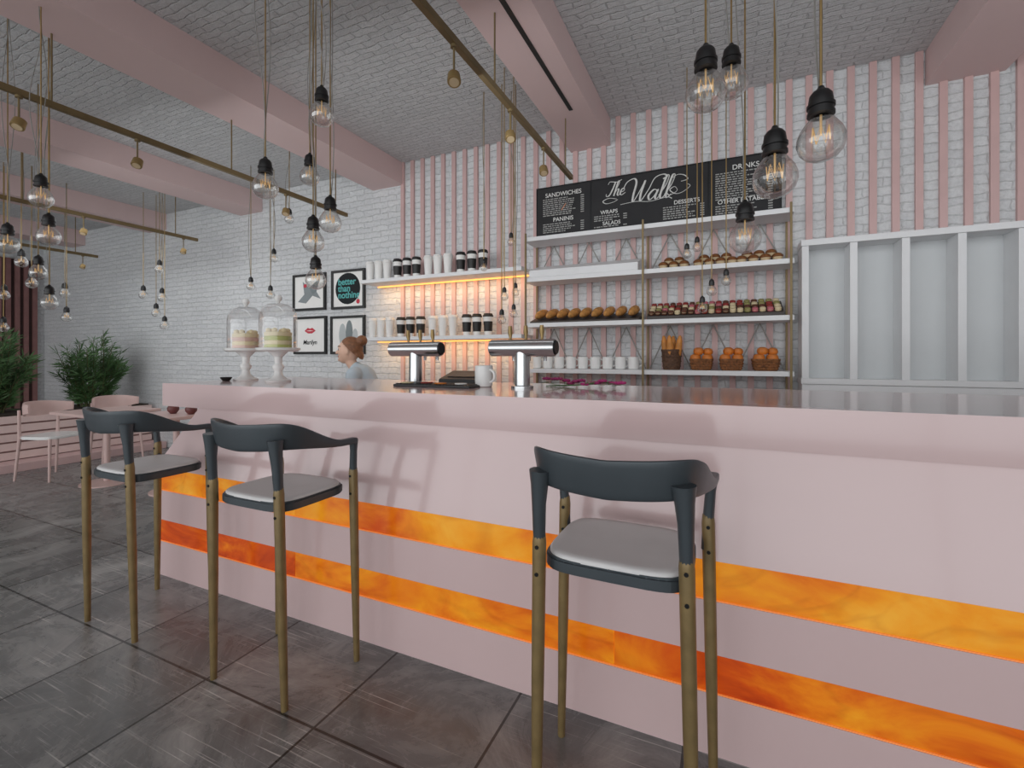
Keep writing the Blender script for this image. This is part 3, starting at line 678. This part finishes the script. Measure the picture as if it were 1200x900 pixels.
polyart(t,[(x-w_*.12,z),(x,z+h_*.012),(x+w_*.12,z),(x,z-h_*.010)],'paper','mouth_gap_print',-.015)
text('Marilyn',.075,'lettering',M['ink'],t,(w_*.5,-.0145,h_*.26),'CENTER',.2,.0006)
t,w_,h_=poster(388,428,370,415,'black framed poster with pale grey leaf shapes, lower right of four')
for x,z,rx,rz,m in ((.35,.5,.10,.3,'paleink'),(.55,.55,.10,.33,'midink'),(.72,.42,.08,.24,'paleink')): disc(t,w_*x,h_*z,w_*rx,h_*rz,m,'leaf_print',-.0125-.002*x)
# ---------------------------------------------------------------- things on the bar
def tap(u,Y,label):
    p=PY(u,445,Y)
    t=thing('beer_tap',label,'beer tap',(p.x,p.y,ZT),0,'steel beer taps')
    MB().lathe([(0,0),(.058,0),(.058,.012),(.040,.016),(.038,.19),(0,.19)],n=28).build('column',M['chrome'],t)
    MB().tube([(-.180,0,.208),(-.174,0,.208),(.174,0,.208),(.180,0,.208)],[.038,.044,.044,.041],28).build('barrel',M['chrome'],t)
    MB().cyl((.1795,0,.208),(.188,0,.208),.038,.033,n=26).build('end_cap',M['dk'],t)
    for x in (-.09,0.0,.09):
        MB().tube([(x,.035,.22),(x,.08,.22),(x,.095,.20),(x,.097,.14)],[.012,.012,.011,.009],10).build('spout',M['chrome'],t)
        MB().tube([(x,.045,.235),(x,.05,.26),(x,.047,.29),(x,.045,.325)],[.006,.007,.013,.010],10).build('tap_handle',M['brass'],t)
tap(487,2.3,'brushed steel beer tap with three brass handles, left one'); tap(612,2.2,'brushed steel beer tap with three brass handles, right one')
t=thing('drip_tray','flat black drip tray on bar in front of the left tap','tray',(-1.42,2.14,ZT))
MB().box((-.24,-.09,0),(.24,.09,.012),b=.003).build('tray_base',M['black'],t)
g=MB()
for k in range(22): g.box((-.23+k*.0212,-.08,.012),(-.221+k*.0212,.08,.016))
g.build('grate',M['dk'],t,smooth=False)
for dx,dy,m,l in ((-.18,-.04,'mac2','cream coaster on the drip tray, leftmost'),(-.08,.0,'mac3','red coaster on the drip tray'),(.03,-.03,'bun','amber coaster on the drip tray'),(.15,-.02,'ceramic','white coaster on the drip tray, rightmost')):
    tag(MB().lathe([(0,0),(.032,0),(.034,.003),(.032,.006),(0,.006)],n=20).build('coaster',M[m],None,loc=(-1.42+dx,2.14+dy,ZT+.0165)),l,'coaster','coasters on the drip tray')
t=thing('card_reader','low black card terminal box on bar between the taps','card terminal',(-1.42,2.42,ZT))
MB().prism([(-.09,0),(-.09,.03),(.07,.075),(.09,.075),(.09,0)],-.13,.13,'X',b=.004).build('case',M['black'],t)
MB().box((-.09,-.04,.047),(.09,.03,.0495),M4=Matrix.Translation((0,0,.008))@Matrix.Rotation(.27,4,'X')).build('screen',M['dk'],t,smooth=False)
t=thing('flower_sprig','magenta flower sprig lying on the bar in front of the mugs','flowers',(-.68,2.38,ZT))
g=MB()
for k in range(5): g.tube([(-.2+.02*k,-.02+.012*k,.004),(0,-.01*k+.02,.014),(.16-.03*k,.03-.02*k,.03)],.003,6)
g.build('stems',M['leaf'],t)
for k in range(14):
    x=-.2+.4*k/13; y=random.uniform(-.05,.05); z=random.uniform(.018,.045); b=MB()
    for j in range(5):
        a=2*PI*j/5+k; b.ball((x+.013*math.cos(a),y+.013*math.sin(a),z),(.012,.012,.008),8,6)
    b.ball((x,y,z+.004),.007,8,6); b.build('blossom',M['mag'],t)
g=MB()
for k in range(16):
    x=random.uniform(-.2,.2); y=random.uniform(-.06,.06); a=random.uniform(0,6); c,s_=math.cos(a),math.sin(a)
    g.prism([(x-.03*c,y-.03*s_),(x+.01*s_,y-.01*c),(x+.03*c,y+.03*s_),(x-.01*s_,y+.01*c)],.010+.001*k,.0115+.001*k,'Z')
g.build('leaves',M['leaf'],t,smooth=False)
def cakestand(u,d,l,cake):
    p=P(u,444,d)
    t=thing('cake_stand',l,'cake stand',(p.x,p.y,ZT),0,'glass domed cake stands')
    MB().lathe([(0,0),(.075,0),(.078,.01),(.05,.022),(.028,.045),(.024,.07),(.036,.09),(.036,.10),(.022,.12),(.026,.16),(.05,.185),(.06,.195),(0,.196)],n=32).build('pedestal',M['ceramic'],t)
    MB().lathe([(0,.195),(.115,.195),(.13,.205),(.132,.218),(.126,.22),(.115,.212),(0,.212)],n=36).build('plate',M['ceramic'],t)
    dm=MB().lathe([(.113,.213),(.114,.40),(.110,.44),(.095,.475),(.06,.50),(0,.508)],n=36).build('dome',M['dome'],t,ang=70)
    MB().lathe([(.012,.505),(.010,.515),(.022,.53),(.024,.545),(.014,.56),(0,.562)],n=16).build('knob',M['ceramic'],dm)
    m1,m2,n1=cake
    k=thing('cake',n1,'cake',(p.x,p.y,ZT+.2125))
    z=0
    for i in range(4):
        hh_=.027; MB().lathe([(0,z),(.078,z),(.082,z+.006),(.082,z+hh_-.004),(.077,z+hh_),(0,z+hh_)],n=30).build('cake_layer',M[m1 if i%2==0 else m2],k); z+=hh_
    for j in range(6):
        a=2*PI*j/6; MB().ball((.055*math.cos(a),.055*math.sin(a),z+.01),(.018,.018,.016),10,8).build('topping',M[m2],k)
cakestand(288,3.2,'white pedestal cake stand with glass dome, left of the two',('cpink','cream','pink and cream layered cake inside the left glass dome'))
cakestand(326,3.0,'white pedestal cake stand with glass dome, right of the two',('green','cream','pale green layered cake inside the right glass dome'))
p=P(265,440,3.1); tag(MB().lathe([(0,0),(.02,0),(.034,.018),(.036,.026),(.032,.025),(.02,.008),(0,.007)],n=20).build('small_bowl',M['black'],None,loc=(p.x,p.y,ZT)),'tiny black bowl at the left end of the bar beside the cake stand','bowl')
# ---------------------------------------------------------------- dining corner
pl=thing('planter_box','long pale pink slatted planter box along the left side','planter',(-8.0,2.6,0))
g=MB()
for k in range(5): g.box((-.45,-1.35,.10+k*.105),(.45,1.35,.185+k*.105),b=.004)
g.build('slat_sides',M['planter'],pl); MB().box((-.43,-1.33,.05),(.43,1.33,.6)).build('liner',M['gapd'],pl,smooth=False)
MB().box((-.52,-1.38,0),(.75,1.38,.09),b=.004).build('plinth',M['pinkmatte'],pl)
MB().box((-.42,-1.32,.6),(.42,1.32,.622)).build('soil',M['soil'],pl,smooth=False)
def shrub(x,y,h,r,nl,label):
    t=thing('shrub',label,'shrub',(x,y,.6225),0,'green shrubs in the planter')
    s_=MB(); lf_=bmesh.new()
    for k in range(44):
        a=random.uniform(0,2*PI); q=random.uniform(.15,1)**.6; tip=Vector((r*q*math.cos(a),r*q*math.sin(a),h*random.uniform(.5,1)*(1.08-.40*q)))
        b0=Vector((.14*math.cos(a),.14*math.sin(a),0)); mid=b0.lerp(tip,.5)+Vector((0,0,.08*h))
        s_.tube([b0,mid,tip],[.007,.005,.003],5)
        for j in range(nl):
            f=random.uniform(.05,1); c=(b0.lerp(mid,f*2) if f<.5 else mid.lerp(tip,f*2-1))
            d=Vector((random.gauss(0,1)+.7*math.cos(a),random.gauss(0,1)+.7*math.sin(a),random.gauss(.8,.6))).normalized()
            L_=random.uniform(.07,.17); sd=d.cross(Vector((random.random(),random.random(),random.random()))).normalized()*L_*.055
            e=c+d*L_
            e.z=max(e.z,.01)
            v=[lf_.verts.new(c),lf_.verts.new(c+d*L_*.45+sd),lf_.verts.new(e),lf_.verts.new(c+d*L_*.45-sd)]
            lf_.faces.new(v)
    s_.build('stems',M['leaf2'],t); m_=MB(); m_.take(lf_); m_.build('foliage',M['leaf'],t,smooth=False)
shrub(-7.98,3.42,1.12,.40,90,'right feathery green shrub beside the white brick wall')
shrub(-8.0,2.42,1.16,.42,90,'left feathery green shrub at the photo edge')
def make_chair():
    r=thing('dining_chair','','chair',(0,0,0),0,'pale pink dining chairs')
    MB().prism(superell(.21,.205,.5,32),.435,.465,'Z',b=.008).build('seat',M['ceramic'],r)
    for sx in (-1,1):
        MB().tube([(sx*.17,.17,.44),(sx*.2,.2,0)],[.016,.011],10).build('leg',M['chairp'],r)
        MB().tube([(sx*.19,-.17,.74),(sx*.185,-.17,.44),(sx*.2,-.21,0)],[.013,.016,.011],10).build('leg',M['chairp'],r)
    t=bmesh.new(); rows=[]
    for k in range(17):
        a=PI*(1.02+.96*k/16); x=.225*math.cos(a); y=.0+.235*math.sin(a)
        e=1-.45*abs(math.cos(a))**3
        rows.append([t.verts.new((x*s_,y*s_,.77+dz*e)) for s_,dz in ((1,-.11),(1.02,0),(1,.05),(.93,.05),(.93,-.11))])
    for a,b in zip(rows,rows[1:]):
        for j in range(5): t.faces.new((a[j],a[(j+1)%5],b[(j+1)%5],b[j]))
    t.faces.new(rows[0]); t.faces.new(rows[-1][::-1])
    MB().take(t).build('backrest',M['chairp'],r,ang=60)
    return r
ch=make_chair(); us=[False]
for x,y,rz,l in ((-6.60,2.50,-1.25,'pale pink dining chair before the planter, leftmost'),(-6.75,3.15,-1.7,'pale pink dining chair beneath the right shrub, behind the first table'),(-5.35,3.40,-2.9,'pale pink dining chair by the brick wall, just left of the bar end')):
    place(ch,us,(x,y,0),l,rz=rz)
def table(x,y,l):
    t=thing('dining_table',l,'table',(x,y,0),0,'pale pink dining tables')
    MB().box((-.33,-.33,.72),(.33,.33,.75),b=.006).build('tabletop',M['chairp'],t)
    MB().cyl((0,0,.02),(0,0,.72),.028,n=16).build('column',M['chairp'],t)
    MB().lathe([(0,0),(.22,0),(.22,.012),(.04,.025),(0,.025)],n=28).build('base',M['chairp'],t)
table(-5.80,2.62,'square pale pink dining table beside the leftmost chair'); table(-4.85,2.75,'square pale pink dining table beside the bar end')
for u,d,l in ((203,4.5,'dark maroon round bowl on far table, left one'),(224,4.45,'dark maroon round bowl on far table, right one')):
    p=P(u,490,d); tag(MB().lathe([(0,0),(.025,0),(.048,.03),(.05,.055),(.036,.08),(.03,.078),(.042,.05),(.02,.01),(0,.01)],n=20).build('small_bowl',M['dred'],None,loc=(p.x,p.y,.7505)),l,'bowl','maroon bowls on the table')
# ---------------------------------------------------------------- barista
pr_=P(415,430,3.92)
per=thing('person','person behind the bar with auburn hair bun and light blue shirt, head turned left','person',(pr_.x,pr_.y,0),math.radians(205))
def remesh(mb,name,m,vox,parent,smooth=4):
    o=mb.build(name,m,None); md=o.modifiers.new('r','REMESH'); md.mode='VOXEL'; md.voxel_size=vox
    ms=o.modifiers.new('s','SMOOTH'); ms.iterations=smooth; ms.factor=.5
    bpy.context.view_layer.update(); dg=bpy.context.evaluated_depsgraph_get(); me=bpy.data.meshes.new_from_object(o.evaluated_get(dg))
    o.modifiers.clear(); old=o.data; o.data=me; bpy.data.meshes.remove(old); me.name=name
    for p in me.polygons: p.use_smooth=True
    if parent: o.parent=parent
    return o
b=MB()
b.cap((-.20,0,.82),(-.13,0,.98),.120,.108); b.cap((-.13,0,.98),(-.06,0,1.12),.108,.112)
b.cap((-.04,-.12,1.155),(-.04,.12,1.155),.052); b.cap((-.03,0,1.17),(.03,0,1.26),.047,.044)
b.ball((.045,0,1.35),(.088,.072,.104),24,18); b.ball((.082,0,1.295),(.048,.046,.052),18,12); b.ball((.065,0,1.315),(.062,.06,.06),18,12)
b.cap((.128,0,1.362),(.146,0,1.333),.008,.012); b.ball((.124,0,1.272),(.014,.018,.012),10,8)
b.ball((.128,0,1.302),(.010,.019,.0085),10,8); b.cap((.115,-.035,1.383),(.115,.035,1.383),.012)
for s_ in (-1,1):
    b.ball((.035,s_*.072,1.342),(.018,.012,.028),10,8)
    b.cap((-.04,s_*.15,1.155),(-.05,s_*.20,.92),.044,.036); b.cap((-.05,s_*.20,.92),(.09,s_*.20,.74),.036,.026)
    w0=Vector((.09,s_*.20,.74)); b.cap(w0,w0+Vector((.05,0,-.06)),.026,.030)
    pk=w0+Vector((.06,0,-.075))
    for j,ln in enumerate((.062,.070,.066,.052)):
        q=pk+Vector((.0,(j-1.5)*.019,0)); m1=q+Vector((.028,0,-.045)); m2=m1+Vector((.004,0,-ln*.55))
        b.cap(q,m1,.009,.0085,8); b.cap(m1,m2,.0085,.007,8)
    q=w0+Vector((.03,-s_*.025,-.03)); b.cap(q,q+Vector((.03,-s_*.022,-.035)),.011,.010,8); b.cap(q+Vector((.03,-s_*.022,-.035)),q+Vector((.045,-s_*.022,-.065)),.010,.008,8)
    b.cap((-.19,s_*.085,.80),(-.07,s_*.10,.44),.085,.058); b.cap((-.07,s_*.10,.44),(-.17,s_*.10,.08),.055,.038); b.cap((-.18,s_*.10,.045),(.0,s_*.11,.03),.036,.028)
body=remesh(b,'body',M['skin'],.006,per,2)
body.data.materials.clear()
for k in ('skin','eyed','lip','ceramic'): body.data.materials.append(M[k])
for pg in body.data.polygons:
    c=pg.center; pg.material_index=0
    for s_ in (-1,1):
        dd=math.hypot(c.y-s_*.034,(c.z-1.360)*1.6)
        if c.x>.085 and dd<.015: pg.material_index=1 if abs(c.y-s_*.034)<.008 else 3
        if c.x>.085 and abs(c.y-s_*.034)<.02 and abs(c.z-1.387)<.0045: pg.material_index=1
    if c.x>.115 and abs(c.y)<.022 and abs(c.z-1.302)<.009: pg.material_index=2
b=MB(); b.ball((.025,0,1.365),(.099,.083,.106),28,20); b.ball((-.065,0,1.435),(.046,.05,.046),16,12); b.ball((-.02,0,1.31),(.062,.066,.062),16,12)
hm=remesh(b,'hair',M['hair'],.006,per,2)
bm=bmesh.new(); bm.from_mesh(hm.data)
bmesh.ops.delete(bm,geom=[f for f in bm.faces if f.calc_center_median().x>.004+1.05*(f.calc_center_median().z-1.345)],context='FACES')
bm.to_mesh(hm.data); bm.free()
b=MB(); b.cap((-.20,0,.82),(-.13,0,.98),.138,.124); b.cap((-.13,0,.98),(-.06,0,1.115),.124,.126); b.cap((-.04,-.125,1.15),(-.04,.125,1.15),.066); b.cap((-.035,0,1.16),(-.015,0,1.205),.066,.056)
for s_ in (-1,1): b.cap((-.04,s_*.15,1.15),(-.047,s_*.19,.99),.058,.052)
remesh(b,'shirt',M['shirt'],.009,per,3)
b=MB(); b.cap((-.20,-.02,.78),(-.20,.02,.78),.135)
for s_ in (-1,1): b.cap((-.19,s_*.085,.78),(-.07,s_*.10,.44),.10,.072); b.cap((-.07,s_*.10,.44),(-.17,s_*.10,.12),.068,.056)
remesh(b,'trousers',M['trous'],.010,per,3)
for s_ in (-1,1):
    b=MB(); b.cap((-.19,s_*.10,.052),(.01,s_*.11,.042),.050,.040); remesh(b,'shoe',M['shoe'],.009,per,2)
# ---------------------------------------------------------------- light
wd=bpy.data.worlds.new('World'); SC.world=wd; wd.use_nodes=True
bgn=wd.node_tree.nodes['Background']; bgn.inputs['Color'].default_value=(.93,.97,1,1); bgn.inputs['Strength'].default_value=1.0
def area(name,loc,rot,sx,sy,e,col=(1,1,1)):
    l=bpy.data.lights.new(name,'AREA'); l.shape='RECTANGLE'; l.size=sx; l.size_y=sy; l.energy=e; l.color=col
    o=bpy.data.objects.new(name,l); C.objects.link(o); o.location=loc; o.rotation_euler=rot
area('window_light',(-3,-3.9,1.7),(math.radians(90),0,0),14,3.0,185,(.96,.985,1))
area('backbar_fill',(-1.2,2.0,2.45),(math.radians(82),0,0),9.5,.5,24,(.95,.98,1))  # added fill lamp without a fixture, evens out the back wall
area('dining_fill',(-6.4,2.9,2.6),(0,0,0),3.5,1.2,10,(.96,.985,1))  # added fill, no such lamp here, lifts the dim dining corner
# ---------------------------------------------------------------- camera
cd=bpy.data.cameras.new('Camera'); cam=bpy.data.objects.new('Camera',cd); C.objects.link(cam)
cam.location=(0,0,H); cam.rotation_euler=(PI/2,0,A)
cd.sensor_width=36; cd.lens=F/1200*36; cd.shift_y=-(450-HOR)/1200; cd.clip_start=.05
SC.camera=cam
SC.view_settings.view_transform='Standard'
